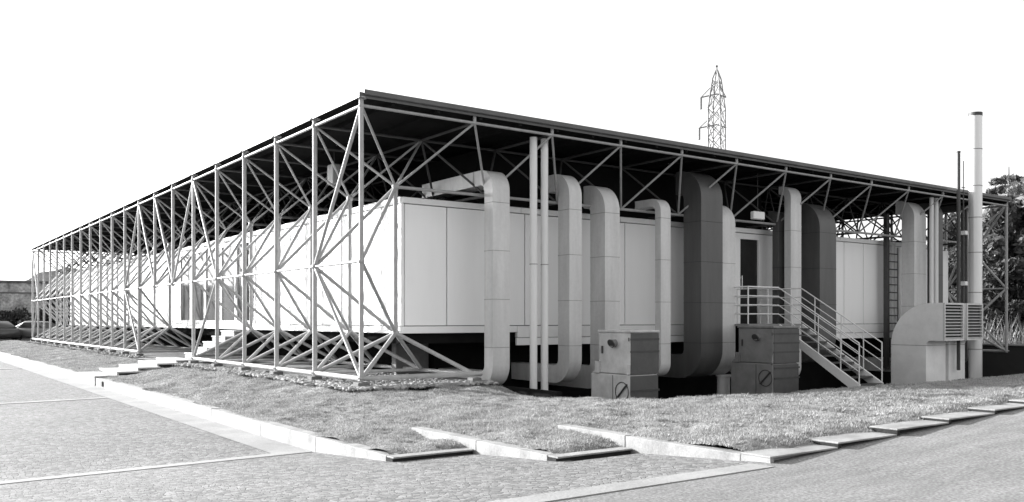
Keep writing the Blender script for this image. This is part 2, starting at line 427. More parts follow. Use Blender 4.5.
tag(MB().bbox(-2.60, -2.565, 8.1, 8.3, -.46, -.34, .01).build('drain_outlet', M['black']), 'small dark drain slot in the kerb face below the stepping slabs', 'drain')
# stepping slabs to the entrance
tops = [(-2.6, -2.06, 9.0, 11.1, -.265, 'lowest white stepping slab, next to the kerb'), (-2.04, -1.5, 9.3, 11.4, -.195, 'second white stepping slab up from the kerb'),
        (-1.48, -.92, 9.65, 11.8, -.125, 'third white stepping slab, middle of the path'), (-.90, -.34, 10.1, 12.2, -.055, 'fourth white stepping slab, below the frame'),
        (-.32, .24, 10.5, 12.6, .0, 'topmost white stepping slab between the two base rails')]
for x0, x1, y0, y1, z, lab in tops:
    t = empty('stepping_slab', ((x0 + x1) / 2, (y0 + y1) / 2, z - .3), lab, 'step', 'stepping slabs up to the entrance')
    MB().bbox(x0, x1, y0, y1, z - .04, z, .006).build('slab', M['step'], t)
    MB().box(x0 + .004, x0 + .05, y0 + .01, y1 - .02, z - .35, z - .0405).build('riser', M['step'], t)
    MB().box(x0 + .0505, x1 - .01, y0 + .05, y1 - .02, z - .35, z - .0405).build('base_block', M['shade_conc'], t)  # recessed base, near-black colour stands for shade under the slab

# frame bed + gravel
bed = lambda x, y: -.115 + 0 * x
sheet('frame_bed', -.3, 3.0, .12, 41, bed, M['bed'], .5, .5)
sheet('frame_bed', -.3, 2.66, -.32, .12, lambda x, y: -.118 + 0 * x, M['bed'], .4, .2)
def gravel():
    n = 5200
    pts = []
    for k in range(n):
        u = random.random()
        if u < .55: pts.append((random.gauss(-.12, .13), random.uniform(-.4, 10.5) ** 1.0, 1))
        elif u < .72: pts.append((random.gauss(-.12, .13), random.uniform(15.6, 40), 1))
        elif u < .92: pts.append((random.uniform(-.2, 2.55), random.gauss(-.16, .14), 1))
        else: pts.append((random.uniform(.2, 2.4), random.uniform(0, 3.5), .8))
    V = []; F = []
    t = (1 + 5 ** .5) / 2
    base = np.array([(-1, t, 0), (1, t, 0), (-1, -t, 0), (1, -t, 0), (0, -1, t), (0, 1, t), (0, -1, -t), (0, 1, -t), (t, 0, -1), (t, 0, 1), (-t, 0, -1), (-t, 0, 1)]) / 1.9
    fc = np.array([(0, 11, 5), (0, 5, 1), (0, 1, 7), (0, 7, 10), (0, 10, 11), (1, 5, 9), (5, 11, 4), (11, 10, 2), (10, 7, 6), (7, 1, 8), (3, 9, 4), (3, 4, 2), (3, 2, 6), (3, 6, 8), (3, 8, 9), (4, 9, 5), (2, 4, 11), (6, 2, 10), (8, 6, 7), (9, 8, 1)])
    for i, (x, y, s) in enumerate(pts):
        if x > 2.6: continue
        r = random.uniform(.018, .05) * s
        v = base * (1 + rng.normal(0, .12, (12, 1))) * np.array([r * random.uniform(.8, 1.5), r * random.uniform(.8, 1.5), r * .75])
        a = random.uniform(0, 6.28); c, s_ = math.cos(a), math.sin(a)
        v = np.stack([v[:, 0] * c - v[:, 1] * s_ + x, v[:, 0] * s_ + v[:, 1] * c + y, v[:, 2] - .115 + r * .4 + random.uniform(0, .015)], 1)
        F.append(fc + 12 * len(V)); V.append(v)
    o = raw('gravel', np.concatenate(V), np.concatenate(F), M['gravel'])
    tag(o, 'white pebbles spread along the foot of the steel frame', 'gravel', kind='stuff')
gravel()

# ------------------------------------------------------------------ space frame
H = 4.79; TZ = 3.61; BZ = .83; MZ = 2.1
GX = [0, 2.34] + [2.34 + 1.86 * k for k in range(1, 11)] + [23.0]
GY = [2.0 * k for k in range(21)]
MX = [(a + b) / 2 for a, b in zip(GX[:-1], GX[1:])]; MX[0] = 1.2; MX[-1] = 22.3
MY = [(a + b) / 2 for a, b in zip(GY[:-1], GY[1:])]
fr = empty('space_frame', (0, 0, 0), 'white tubular steel space frame carrying the flat roof and standing around the pavilion', 'steel frame')
S = M['steel']; SI = M['steel_shade']
def part(name, m, fn, kind=None):
    mb = MB(); fn(mb); return mb.build(name, m, fr, kind)
# posts
for side, x in ((0, 0.0), (1, 23.0)):
    for k, y in enumerate(GY):
        z0 = MZ if (side == 0 and k in (6, 7)) else .02
        r = .047 if k else .042
        part('post', S, lambda m: (m.tube((x, y, z0), (x, y, H + .14), r, 10), m.ball((x, y, MZ), r * 1.5, 8), m.ball((x, y, H), r * 1.35, 8), m.tube((x, y, H + .12), (x, y, H + .14), r * 2.2, 10), m.tube((x, y, max(z0, .06)), (x, y, max(z0, .06) + .025), r * 2.0, 10)))
# footings
for k, y in enumerate(GY):
    if k not in (6, 7): part('footing', M['conc_old'], lambda m: m.bbox(-.11, .11, y - .11, y + .11, -.25, .0, .01))
part('footing', M['conc_old'], lambda m: m.bbox(2.24, 2.44, -.1, .1, -.3, -.01, .01))
# rails
for x in (0.0, 23.0):
    if x == 0.0:
        part('base_rail', S, lambda m: m.tube((x, -.03, .06), (x, 10.0, .06), .045, 10))
        part('base_rail', S, lambda m: m.tube((x, 16.0, .06), (x, 40.0, .06), .045, 10))
    else: part('base_rail', S, lambda m: m.tube((x, 0, .06), (x, 40.0, .06), .045, 10))
    part('mid_rail', S, lambda m: m.tube((x, 0, MZ), (x, 40.0, MZ), .026, 8))
for x in (2.34,):
    part('base_rail', S, lambda m: m.tube((x, -.02, .05), (x, 10.0, .05), .04, 10))
    part('base_rail', S, lambda m: m.tube((x, 16.0, .05), (x, 40.0, .05), .04, 10))
part('base_rail', S, lambda m: m.tube((-.05, 0, .062), (2.5, 0, .062), .045, 10))
for y in GY[1:]:
    if 10.1 < y < 15.9: continue
    part('base_tie', S, lambda m: m.tube((.02, y, .055), (2.3, y, .055), .03, 8))
# chords
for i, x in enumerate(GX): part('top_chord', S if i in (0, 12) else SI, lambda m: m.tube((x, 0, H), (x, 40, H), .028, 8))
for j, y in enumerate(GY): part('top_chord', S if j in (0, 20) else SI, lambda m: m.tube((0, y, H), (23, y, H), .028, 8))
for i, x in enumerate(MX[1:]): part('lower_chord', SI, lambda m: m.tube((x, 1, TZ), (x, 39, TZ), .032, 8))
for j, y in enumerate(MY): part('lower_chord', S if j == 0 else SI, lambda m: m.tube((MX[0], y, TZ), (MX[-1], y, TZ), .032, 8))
# stub posts under the roof edge
for x in GX[1:-1]: part('roof_stub', S, lambda m: m.tube((x, 0, H), (x, 0, H + .15), .034, 8))
# columns and nodes of the wall layer
for x in (MX[0], MX[-1]):
    for y in MY:
        if x == MX[0] and 10.5 < y < 15.5: continue
        part('column', S, lambda m: (m.tube((x, y, BZ), (x, y, TZ), .045, 10), m.ball((x, y, BZ), .075, 10), m.ball((x, y, TZ), .075, 10)))
# wall braces and base struts
br = []; bs = []
for x, mx in ((0.0, MX[0]), (23.0, MX[-1])):
    for j, y in enumerate(MY):
        for yk in (y - 1, y + 1):
            br.append(((x, yk, MZ), (mx, y, TZ)))
            if not (x == 0 and j in (5, 6, 7)):
                br.append(((x, yk, MZ), (mx, y, BZ)))
                if not (x == 0 and yk in (12.0, 14.0)):
                    bs.append(((x, yk, .06), (mx, y, BZ)))
                    bs.append(((2.34 if x == 0 else 20.94, yk, .05), (mx, y, BZ)))
def strutset(name, L_, r, m, maxn=100):
    for a, b in L_[:maxn]: part(name, m, lambda mb: mb.tube(a, b, r, 8))
    if len(L_) > maxn:
        mb = MB()
        for a, b in L_[maxn:]: mb.tube(a, b, r, 6)
        mb.build(name, m, fr, 'stuff')
strutset('wall_brace', br, .035, S)
strutset('base_strut', bs, .039, S)
# in-plane bracing at the ends and around the entrance opening
ib = []
for x in (0.0, 23.0):
    for a, b in (((0, H), (2, MZ)), ((2, MZ), (0, .06)), ((40, H), (38, MZ)), ((38, MZ), (40, .06))): ib.append(((x, a[0], a[1]), (x, b[0], b[1])))
for a, b in (((10, H), (12, MZ)), ((10, H), (8, MZ)), ((8, MZ), (10, .06)), ((16, H), (18, MZ)), ((16, H), (14, MZ)), ((18, MZ), (16, .06)), ((14, H), (12, MZ))):
    ib.append(((0, a[0], a[1]), (0, b[0], b[1])))
for a, b in ib: part('cross_brace', S, lambda m: m.tube(a, b, .036, 8))
# roof struts
rs = []
for i in range(12):
    for j in range(20):
        for xx in (GX[i], GX[i + 1]):
            for yy in (GY[j], GY[j + 1]):
                edge = 0 if (j == 0 or i == 0) else 1
                rs.append((edge * 100 + math.hypot(MX[i] + 6.8, MY[j] + 13.9), (xx, yy, H), (MX[i], MY[j], TZ)))
rs.sort(key=lambda t: t[0])
for q, (d, a, b) in enumerate(rs[:100]): part('roof_strut', S if (min(a[0], a[1]) < .01 or b[0] < 1.3) else SI, lambda mb: mb.tube(a, b, .024, 8))  # inner struts get the steel with shade in its colour
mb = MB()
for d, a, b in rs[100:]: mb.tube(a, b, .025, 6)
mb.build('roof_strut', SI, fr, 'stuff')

# ------------------------------------------------------------------ pavilion
pv = empty('pavilion', (1.6, 1.5, 0), 'long raised single storey pavilion with pale wall panels under a thin dark flat roof', 'building')
BX0, BX1, BY0, BY1 = 1.6, 22.22, 1.5, 38.5
P = lambda name, m, mb, kind=None, par=None: mb.build(name, m, par or pv, kind)
P('core_wall', M['joint'], MB().box(BX0 + .07, BX1 - .07, BY0 + .07, BY1 - .07, .86, 3.46))
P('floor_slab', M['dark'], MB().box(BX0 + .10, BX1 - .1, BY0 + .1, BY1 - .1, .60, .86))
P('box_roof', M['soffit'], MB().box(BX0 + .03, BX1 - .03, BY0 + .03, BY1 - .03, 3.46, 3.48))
# right face panels
PX = [1.66 + .98 * k for k in range(21)]
PX = [1.66, 2.65, 3.64, 4.63, 5.6, 6.6, 7.58, 8.61, 9.6, 10.55, 11.42, None, 12.5, 13.2, 14.2, 15.3, 16.34, 17.32, 18.36, 19.3, 20.3, 21.3, BX1]
prev = None
for a, b in zip(PX[:-1], PX[1:]):
    if a is None or b is None: continue
    P('wall_panel', M['panel'], MB().bbox(a + .012, b - .012, BY0, BY0 + .05, .965, 3.375, .006))
for k in range(1, 8):
    a = 1.61 + (k - 1) * 2.9; P('cap_trim', M['trim'], MB().bbox(a, min(a + 2.89, BX1), BY0 - .035, BY0 + .06, 3.39, 3.51, .008))
P('sill_band', M['trim'], MB().bbox(1.61, 3.62, BY0 - .03, BY0 + .06, .81, .95, .006))
for a, b in ((3.63, 4.40), (4.41, 7.3), (7.31, 10.2), (10.21, 11.44), (12.4, 15.2), (15.21, 18.3), (18.31, BX1)):
    P('sill_band', M['trim'], MB().bbox(a, b, BY0 - .03, BY0 + .06, .70 if a > 4.4 else .815, .95, .006))
    if a > 4.4: P('skirt_panel', M['panel'], MB().bbox(a, b, BY0 - .012, BY0 + .05, .53, .69, .006))
# door in the right face
dr = P('door_frame', M['trim'], MB().box(11.48, 11.68, BY0 - .03, BY0 + .06, .96, 3.37).box(12.42, 12.49, BY0 - .03, BY0 + .06, .96, 3.37).box(11.68, 12.42, BY0 - .029, BY0 + .06, 3.22, 3.369))
d2 = P('door', M['glass_dark'], MB().box(11.68, 12.42, BY0 + .02, BY0 + .05, .98, 3.22), par=dr)
P('handle', M['trim'], MB().tube((11.75, BY0 - .03, 1.9), (11.75, BY0 - .03, 2.25), .015).box(11.74, 11.76, BY0 - .03, BY0 + .021, 1.93, 1.95).box(11.74, 11.76, BY0 - .03, BY0 + .021, 2.2, 2.22), par=d2)
# left face panels
SEG = [1.48, 2.37, 3.3, 4.28, 5.3, 6.3, 7.3, 8.3, 9.3, 9.76, None, 17.87] + [17.87 + .985 * k for k in range(1, 21)] + [BY1]
for a, b in zip(SEG[:-1], SEG[1:]):
    if a is None or b is None: continue
    P('wall_panel', M['panel'], MB().bbox(BX0, BX0 + .05, a + .03, b - .03, .965, 3.375, .006))
a = BY0 + .001
while a < BY1:
    b = min(a + 2.9, BY1)
    P('cap_trim', M['trim'], MB().bbox(BX0 - .035, BX0 + .06, a, b - .01, 3.39, 3.51, .008))
    P('sill_band', M['trim'], MB().bbox(BX0 - .03, BX0 + .06, a, b - .01, .81, .95, .006)); a += 2.9
P('corner_trim', M['trim'], MB().bbox(BX0 - .02, BX0 + .05, BY0 - .02, BY0 + .05, .955, 3.385, .008))
# glazed entrance
WY = [9.78, 10.6, 11.4, 12.78, 14.35, 15.9, 17.2, 17.86]
for q, (a, b) in enumerate(zip(WY[:-1], WY[1:])):
    if q == 6:
        P('wall_panel', M['panel'], MB().bbox(BX0, BX0 + .05, a + .04, b - .01, .965, 3.375, .006)); continue
    f = P('window_frame' if q != 1 else 'entrance_door', M['trim'],
          MB().box(BX0 - .02, BX0 + .06, a, a + .09, .96, 3.37).box(BX0 - .02, BX0 + .06, b - .09, b - .002, .96, 3.37)
          .box(BX0 - .019, BX0 + .06, a + .09, b - .09, .96, 1.06).box(BX0 - .019, BX0 + .06, a + .09, b - .09, 3.24, 3.37))
    P('pane', M['glass_dark'] if q == 0 else M['glass'], MB().box(BX0 + .015, BX0 + .04, a + .08, b - .08, 1.05, 3.25), par=f)
    if q == 1: P('handle', M['darkmetal'], MB().tube((BX0 - .05, b - .12, 1.7), (BX0 - .05, b - .12, 2.3), .018), par=f)
# other two faces
P('far_wall', M['panel'], MB().box(BX1 - .06, BX1, BY0 + .06, BY1, .6, 3.5))
P('back_wall', M['panel'], MB().box(BX0 + .06, BX1 - .07, BY1 - .06, BY1 - .001, .6, 3.5))
# basement
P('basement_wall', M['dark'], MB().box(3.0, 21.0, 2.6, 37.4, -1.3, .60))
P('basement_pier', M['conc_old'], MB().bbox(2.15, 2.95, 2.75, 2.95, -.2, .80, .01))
P('added_dark_block', M['dark'], MB().box(3.7, 13.2, 2.0, 6.0, 3.545, 4.74))  # added dark block, blackens the gap under the roof behind the ducts
# roof
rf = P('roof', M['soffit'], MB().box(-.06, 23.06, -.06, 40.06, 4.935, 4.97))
for k in range(1, 47):
    pass
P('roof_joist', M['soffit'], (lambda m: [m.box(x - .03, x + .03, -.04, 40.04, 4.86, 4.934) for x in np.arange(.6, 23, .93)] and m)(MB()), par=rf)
P('fascia', M['roof'], MB().box(-.08, -.062, -.08, 40.1, 4.905, 5.0).box(-.0615, 23.1, -.08, -.062, 4.905, 4.999)
  .box(23.062, 23.1, -.0615, 40.1, 4.905, 4.999).box(-.0615, 23.0615, 40.062, 40.1, 4.905, 4.999).box(-.06, 23.06, -.06, 40.06, 4.972, 4.99), par=rf)
P('gutter', M['roof'], MB().bbox(.0, 23.1, -.13, -.083, 4.955, 5.05, .012), par=rf)

# ------------------------------------------------------------------ ducts
def duct_strip(mb, x0, x1, yf, d, zb, zt, ri, yeb, yet, n=10):
    R = d + ri; st = []   # (outer, inner)
    cy = yf + R
    if yeb is not None:
        st.append(((yeb, zb), (yeb, zb + d)))
        for k in range(n + 1):
            t = math.pi / 2 * k / n
            st.append(((cy - R * math.sin(t), zb + R - R * math.cos(t)), (cy - ri * math.sin(t), zb + R - ri * math.cos(t))))
    else: st.append(((yf, zb), (yf + d, zb)))
    for k in range(n + 1):
        t = math.pi / 2 * k / n
        st.append(((cy - R * math.cos(t), zt - R + R * math.sin(t)), (cy - ri * math.cos(t), zt - R + ri * math.sin(t))))
    st.append(((yet, zt), (yet, zt - d)))
    vs = []
    for o, i in st: vs += [(x0, *o), (x1, *o), (x1, *i), (x0, *i)]
    m_ = len(st)
    flat = []; sm = []
    for k in range(m_ - 1):
        a = 4 * k; b = a + 4
        flat += [(a + 3, a, b, b + 3), (a + 1, a + 2, b + 2, b + 1)]
        sm += [(a, a + 1, b + 1, b), (a + 2, a + 3, b + 3, b + 2)]
    mb.add(vs, flat + [(0, 1, 2, 3), (4 * m_ - 1, 4 * m_ - 2, 4 * m_ - 3, 4 * m_ - 4)])
    mb.add(vs, sm, True)
    return mb
def duct(label, x0, x1, yf, d, zt, zb, ri=.10, m='duct', yeb=2.62, yet=1.22, seams=(3.42, 2.46, 1.49, .53)):
    t = empty('air_duct', ((x0 + x1) / 2, yf + d / 2, zb), label, 'air duct', 'ventilation ducts along the shaded facade')
    duct_strip(MB(), x0, x1, yf, d, zb, zt, ri, yeb, yet).build('duct_body', M[m], t)
    e = .004
    for z in seams:
        if z < zt - d - ri - .02 and z > zb + (d + ri if yeb else .05):
            MB().box(x0 - e, x1 + e, yf - e, yf + d + e, z - .005, z + .005).build('seam', M['seam'] if m == 'duct' else M['seam_dark'], t)
    for yy in ([yf + d + ri + .25] if yet > 1.4 and yet > yf + d + ri + .3 else []):
        MB().box(x0 - e, x1 + e, yy - .008, yy + .008, zt - d - e, zt + e).build('seam', M['seam'] if m == 'duct' else M['seam_dark'], t)
    return t
duct('pale duct nearest the building corner, its top arm reaching far back under the roof', 3.10, 3.51, .5, .30, 4.10, -.27, .14, yet=3.3)
duct('slim pale duct immediately right of the pair of white pipes', 5.06, 5.40, .5, .38, 4.22, -.28, .14)
duct('pale duct rising behind the large grey cabinet with the round hatch', 6.06, 6.49, .5, .49, 4.07, -.45, .10)
duct('narrowest pale duct with a small hooked top, between grey cabinet and wide dark duct', 7.76, 8.08, .5, .18, 3.88, -.23, .13, yet=1.35)
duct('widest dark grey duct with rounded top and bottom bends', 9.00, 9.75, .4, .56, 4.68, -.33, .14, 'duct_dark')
duct('pale duct tucked half behind the right side of the widest dark duct', 9.80, 10.33, .5, .40, 3.95, -.30, .12)
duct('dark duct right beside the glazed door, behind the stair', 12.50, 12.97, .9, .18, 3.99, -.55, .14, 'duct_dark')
duct('tall slim pale duct rising behind the stair railing', 12.57, 13.01, .55, .20, 4.60, -.5, .12, yet=.93)
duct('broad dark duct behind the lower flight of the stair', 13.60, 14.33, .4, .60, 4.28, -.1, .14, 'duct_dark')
duct('pale duct above the curved intake hood, beside the ladder', 18.30, 18.95, .45, .40, 4.68, -.5, .14, yet=1.05)
duct('dark narrow duct just right of the pale duct above the intake hood', 19.56, 19.92, .45, .30, 4.70, -.3, .10, 'duct_dark')
duct('dark slim duct half hidden by the left edge of the chimney', 20.98, 21.22, .25, .2, 4.72, -.3, .10, 'duct_dark')

def pipe(x, y, r, z0, z1, label, m='pipe', grp=None, rings=()):
    t = empty('vent_pipe', (x, y, z0), label, 'pipe', grp)
    MB().tube((x, y, z0), (x, y, z1), r, 20).build('pipe_body', M[m], t)
    for z in rings: MB().tube((x, y, z - .008), (x, y, z + .008), r + .005, 20).build('seam', M['seam'], t)
    return t
pipe(3.92, .25, .076, -1.15, 4.75, 'left white pipe of the pair standing near the corner', grp='white vent pipes', rings=(2.2,))
pipe(4.20, .25, .076, -1.15, 4.75, 'right white pipe of the pair standing near the corner', grp='white vent pipes', rings=(2.2,))
pipe(18.90, .25, .06, .6, 4.75, 'white round pipe left of two, above the intake hood', grp='white vent pipes')
pipe(19.16, .25, .065, .6, 4.75, 'white round pipe right of two, above the intake hood', grp='white vent pipes')
pipe(18.62, 1.32, .07, -.5, 3.4, 'pale thin pipe on the wall between the ladder and the duct', grp='white vent pipes')
tag(MB().tube((10.18, .75, -1.2), (10.18, .75, -.28), .16, 16).tube((10.18, .75, -.32), (10.18, .75, -.27), .19, 16).build('duct_foot', M['duct']), 'short pale pedestal under the duct behind the widest dark duct', 'pedestal')

# intake hoods
def hood(label, x0, x1):
    t = empty('intake_hood', ((x0 + x1) / 2, .2, -1.15), label, 'intake hood', 'curved air intake hoods')
    d = 1.07; ri = .14; yf = -.36; zt = 1.56; R = d + ri; cy = yf - ri; cz = zt - R
    st = [((yf + d, -1.15), (yf, -1.15)), ((yf + d, .0), (yf, .0))]; n = 16
    for k in range(n + 1):
        a = math.pi / 2 * k / n
        st.append(((cy + R * math.cos(a), cz + R * math.sin(a)), (cy + ri * math.cos(a), cz + ri * math.sin(a))))
    st.append(((-.85, zt), (-.85, zt - d)))
    vs = []
    for o, i in st: vs += [(x0, *o), (x1, *o), (x1, *i), (x0, *i)]
    flat = []; sm = []; m_ = len(st)
    for k in range(m_ - 1):
        a = 4 * k; b = a + 4
        flat += [(a + 3, a, b, b + 3), (a + 1, a + 2, b + 2, b + 1)]; sm += [(a, a + 1, b + 1, b), (a + 2, a + 3, b + 3, b + 2)]
    mb = MB(); mb.add(vs, flat + [(0, 1, 2, 3)]); mb.add(vs, sm, True); mb.build('hood_body', M['hood'], t)
    e = .004
    MB().box(x0 - e, x1 + e, yf - e, yf + d + e, cz - .01, cz + .004).build('seam', M['seam'], t)
    g = MB().box(x0, x1, -.90, -.85, zt - .05, zt).box(x0, x1, -.90, -.85, zt - d, zt - d + .05).box(x0, x0 + .05, -.90, -.85, zt - d + .05, zt - .05).box(x1 - .05, x1, -.90, -.85, zt - d + .05, zt - .05).build('louvre_frame', M['duct'], t)
    MB().box(x0 + .04, x1 - .04, -.82, -.80, zt - d + .04, zt - .04).build('louvre_back', M['black'], t)
    n = 11; hh = (d - .1) / n
    for k in range(n):
        z = zt - d + .05 + hh * k
        MB().add([(x0 + .05, -.90, z + .012), (x1 - .05, -.90, z + .012), (x1 - .05, -.835, z + hh * .5), (x0 + .05, -.835, z + hh * .5),
                  (x0 + .05, -.892, z + .004), (x1 - .05, -.892, z + .004), (x1 - .05, -.827, z + hh * .62 - .008), (x0 + .05, -.827, z + hh * .62 - .008)],
                 [(0, 1, 2, 3), (7, 6, 5, 4), (0, 4, 5, 1), (2, 6, 7, 3), (0, 3, 7, 4), (1, 5, 6, 2)]).build('louvre_blade', M['duct'], g)
hood('big pale curved air intake hood showing its quarter round flank', 17.5, 18.56)
hood('second air intake hood, the louvred one next to the chimney', 18.74, 19.66)

# chimney, masts, ladder
t = empty('chimney', (20.0, -.5, -1.15), 'tall pale round metal chimney rising above the roof edge', 'chimney')
MB().tube((20.0, -.5, -1.15), (20.0, -.5, 7.22), .19, 32).build('flue', M['chimney'], t)
MB().tube((20.0, -.5, 7.20), (20.0, -.5, 7.30), .197, 32).build('cap', M['ahu_dark'], t)
for z in (.2, 1.9, 3.1, 4.15, 5.1, 6.2): MB().tube((20.0, -.5, z - .012), (20.0, -.5, z + .012), .194, 32).build('seam', M['seam'], t)
t = empty('mast', (19.02, -.5, -.4), 'dark round mast standing left of the chimney', 'mast')
MB().tube((19.02, -.5, -.4), (19.02, -.5, 6.0), .05, 12).tube((19.02, -.5, 6.0), (19.02, -.5, 6.04), .06, 12).build('pole', M['darkmetal'], t)
t = empty('antenna', (19.40, -.45, 1.0), 'thin aerial pole with small clamps between mast and chimney', 'antenna')
MB().tube((19.40, -.45, 1.0), (19.40, -.45, 4.4), .03, 8).build('pole', M['darkmetal'], t)
MB().tube((19.40, -.45, 4.4), (19.40, -.45, 5.8), .016, 6).build('aerial', M['darkmetal'], t)
for z in (3.6, 2.1): MB().bbox(19.33, 19.47, -.55, -.40, z, z + .12, .01).build('clamp', M['lamp'], t)
MB().box(19.3, 19.5, -.46, -.44, 5.0, 5.02).build('clamp', M['darkmetal'], t)
t = empty('ladder', (18.3, 1.2, .3), 'dark wall ladder with many rungs left of the pale duct over the hood', 'ladder')
MB().bbox(18.02, 18.16, 1.15, 1.28, -.4, 4.3, .01).build('rail', M['darkmetal'], t)
MB().box(18.62, 18.66, 1.16, 1.2, -.4, 3.3).build('rail', M['ahu'], t)
for k in range(15): MB().tube((18.14, 1.18, -.2 + .235 * k), (18.64, 1.18, -.2 + .235 * k), .018, 6).build('rung', M['darkmetal'], t)
# small boxes under the roof
for loc, sz, lab in (((11.3, .6, 3.72), (.22, .06, .10), 'white box lamp hanging above the glazed door'), ((1.3, 4.0, 4.25), (.1, .16, .22), 'grey box lamp hanging under the roof at the left corner')):
    t = empty('floodlight', loc, lab, 'lamp', 'box lamps under the roof'); x, y, z = loc; a, b, c = sz
    MB().bbox(x - a, x + a, y - b, y + b, z - c, z + c, .02).build('lamp_body', M['lamp'] if x > 5 else M['lamp_grey'], t)
    MB().tube((x, y, z + c - .01), (x, y, H), .008).build('hanger', M['darkmetal'], t)

# ------------------------------------------------------------------ machine cabinets
def cabinet(x, y0, y1, w, z1, label, ribs, lo=.1, pm='ahu'):
    z0 = -1.15
    t = empty('air_handling_cabinet', (x + w / 2, (y0 + y1) / 2, z0), label, 'machine cabinet')
    MB().bbox(x, x + w, y0, y1, lo - .03, z1 - .03, .015).build('upper_body', M[pm], t)
    MB().bbox(x - .02, x + w + .02, y0 - .03, y1 + .02, z1 - .03, z1 + .02, .01).build('lid', M[pm], t)
    MB().bbox(x - .02, x + w - .02, y0 - .003, y1 + .22, z0, lo - .04, .02).build('lower_body', M[pm], t)
    MB().add([(x - .015, y1 + .2, lo - .04), (x + w, y1 + .2, lo - .04), (x + w, y1 + .003, lo + .10), (x - .015, y1 + .003, lo + .10), (x - .015, y1 + .003, lo - .04), (x + w, y1 + .003, lo - .04)],
             [(0, 1, 2, 3), (0, 3, 4), (1, 5, 2), (0, 4, 5, 1), (3, 2, 5, 4)]).build('shoulder', M[pm], t)
    MB().box(x + .015, x + w + .006, y0 - .015, y0 - .002, lo - .03, z1 - .04).build('side_casing', M['casing'], t)
    MB().box(x + .005, x + w - .015, y0 - .015, y0 - .0035, z0, lo - .06).build('side_casing', M['casing'], t)
    for z in ribs:
        if z > lo: MB().box(x + .01, x + w + .012, y0 - .02, y0 + .02, z - .02, z + .02).build('rib', M['ahu_dark'], t)
        else: MB().box(x + .01, x + w + .012, y0 - .03, y0 - .01, z - .02, z + .02).build('rib', M['ahu_dark'], t)
    MB().box(x - .05, x - .002, y0 - .005, y0 + .06, lo - .03, lo + .16).build('latch', M[pm], t)
    MB().box(x - .05, x - .002, y1 - .06, y1 + .06, lo - .03, lo + .2).build('latch', M[pm], t)
    # round hatch with its bar on the lower left flank
    c = Vector((x - .028, y0 + .20, lo - .37)); R = .185
    mb = MB(); n = 28
    for k in range(n):
        a, b = 2 * math.pi * k / n, 2 * math.pi * (k + 1) / n
        mb.tube(c + Vector((0, R * math.cos(a), R * math.sin(a))), c + Vector((0, R * math.cos(b), R * math.sin(b))), .009, 6)
    mb.build('hatch_ring', M['ahu_dark'], t)
    MB().tube(c + Vector((-.012, R * .75, -R * .75)), c + Vector((-.012, -R * .8, R * .8)), .018, 6).build('hatch_bar', M['ahu_dark'], t)
    MB().box(x - .024, x - .018, y0 + .46, y0 + .475, z0, lo - .06).build('seam', M['ahu_dark'], t)
    for z in (lo + .12, z1 - .16):
        MB().tube((x - .012, y0 + .02, z - .035), (x - .012, y0 + .02, z + .035), .012, 8).build('hinge', M['ahu_dark'], t)
    MB().box(x - .03, x - .001, y1 - .14, y1 - .11, z1 - .45, z1 - .30).build('handle', M['ahu_dark'], t)
    MB().bbox(x + w + .013, x + w + .05, y0 + .1, y0 + .14, z0, z1 - .1, .008).build('conduit', M['ahu_dark'], t)
    # round knob / spout on the upper flank
    k0 = Vector((x, y0 + .42, z1 - .24))
    MB().tube(k0, k0 + Vector((-.10, 0, 0)), .075, 16).build('spout', M['ahu'], t)
    MB().tube(k0 + Vector((-.10, 0, 0)), k0 + Vector((-.12, 0, -.01)), .088, 16).build('spout_rim', M['ahu_dark'], t)
    return t
cabinet(5.0, -1.41, -.50, .76, .86, 'light grey machine cabinet in front of the pale ducts left of the widest dark duct', (.70, .46, -.30), .05, 'ahu_pale')
cabinet(9.7, -1.12, -.12, .92, .92, 'darker grey ribbed machine cabinet standing beside the stair', (.76, .55, .34, -.02, -.25), .12)

# ------------------------------------------------------------------ stair to the glazed door
st = empty('steel_stair', (11.95, -1.0, -.45), 'steel stair with white tubular railings leading down from the glazed door', 'stair')
SX0, SX1 = 11.48, 12.40
zt = .98
MB().bbox(SX0, SX1, .06, 1.46, zt - .05, zt, .006).build('landing', M['ahu'], st)
MB().box(10.3, SX0 - .002, .06, 1.46, zt - .05, zt - .001).build('landing', M['ahu'], st)
ytop, ybot, zbot = .08, -2.15, -.46
sl = (zt - zbot) / (ytop - ybot)
for x in (SX0, SX1):
    mb = MB(); w = .03
    prof = [(ytop, zt), (ybot, zbot + .06), (ybot, zbot - .06), (ybot + .12, zbot - .12), (ytop + .03, zt - .18)]
    mb.extrude_x(prof, x - w, x + w); mb.build('stringer', M['pipe'], st)
n = 9
for k in range(n):
    y = ytop - (k + .55) * (ytop - ybot) / n; z = zt - (k + .75) * (zt - zbot) / n
    MB().box(SX0 + .032, SX1 - .032, y - .13, y + .12, z - .02, z + .01).build('tread', M['darkmetal'], st)
def rz(y): return 1.885 if y > .1 else 1.885 - sl * (.1 - y) * .93
for x in (SX0, SX1):
    yb_ = -2.13
    for q, off in enumerate((0, -.22, -.44, -.66)):
        zb_ = rz(yb_) + off
        pts = [(x, 1.42, 1.885 + off), (x, .1, 1.885 + off), (x, yb_, zb_)]
        if q == 0: pts.append((x, yb_, zbot))
        MB().path(pts, .012 if q else .015, 8).build('handrail' if q == 0 else 'rail', M['pipe'], st)
    for y in (1.40, .42, -.30, -1.05, -1.65):
        zb = (zt if y > .08 else zt - sl * (ytop - y))
        MB().tube((x, y, zb - .05), (x, y, rz(y)), .014, 8).build('baluster', M['pipe'], st)
MB().path([(10.32, 1.42, 1.885), (10.32, .1, 1.885), (SX0, .1, 1.885)], .02, 8).build('handrail', M['pipe'], st)
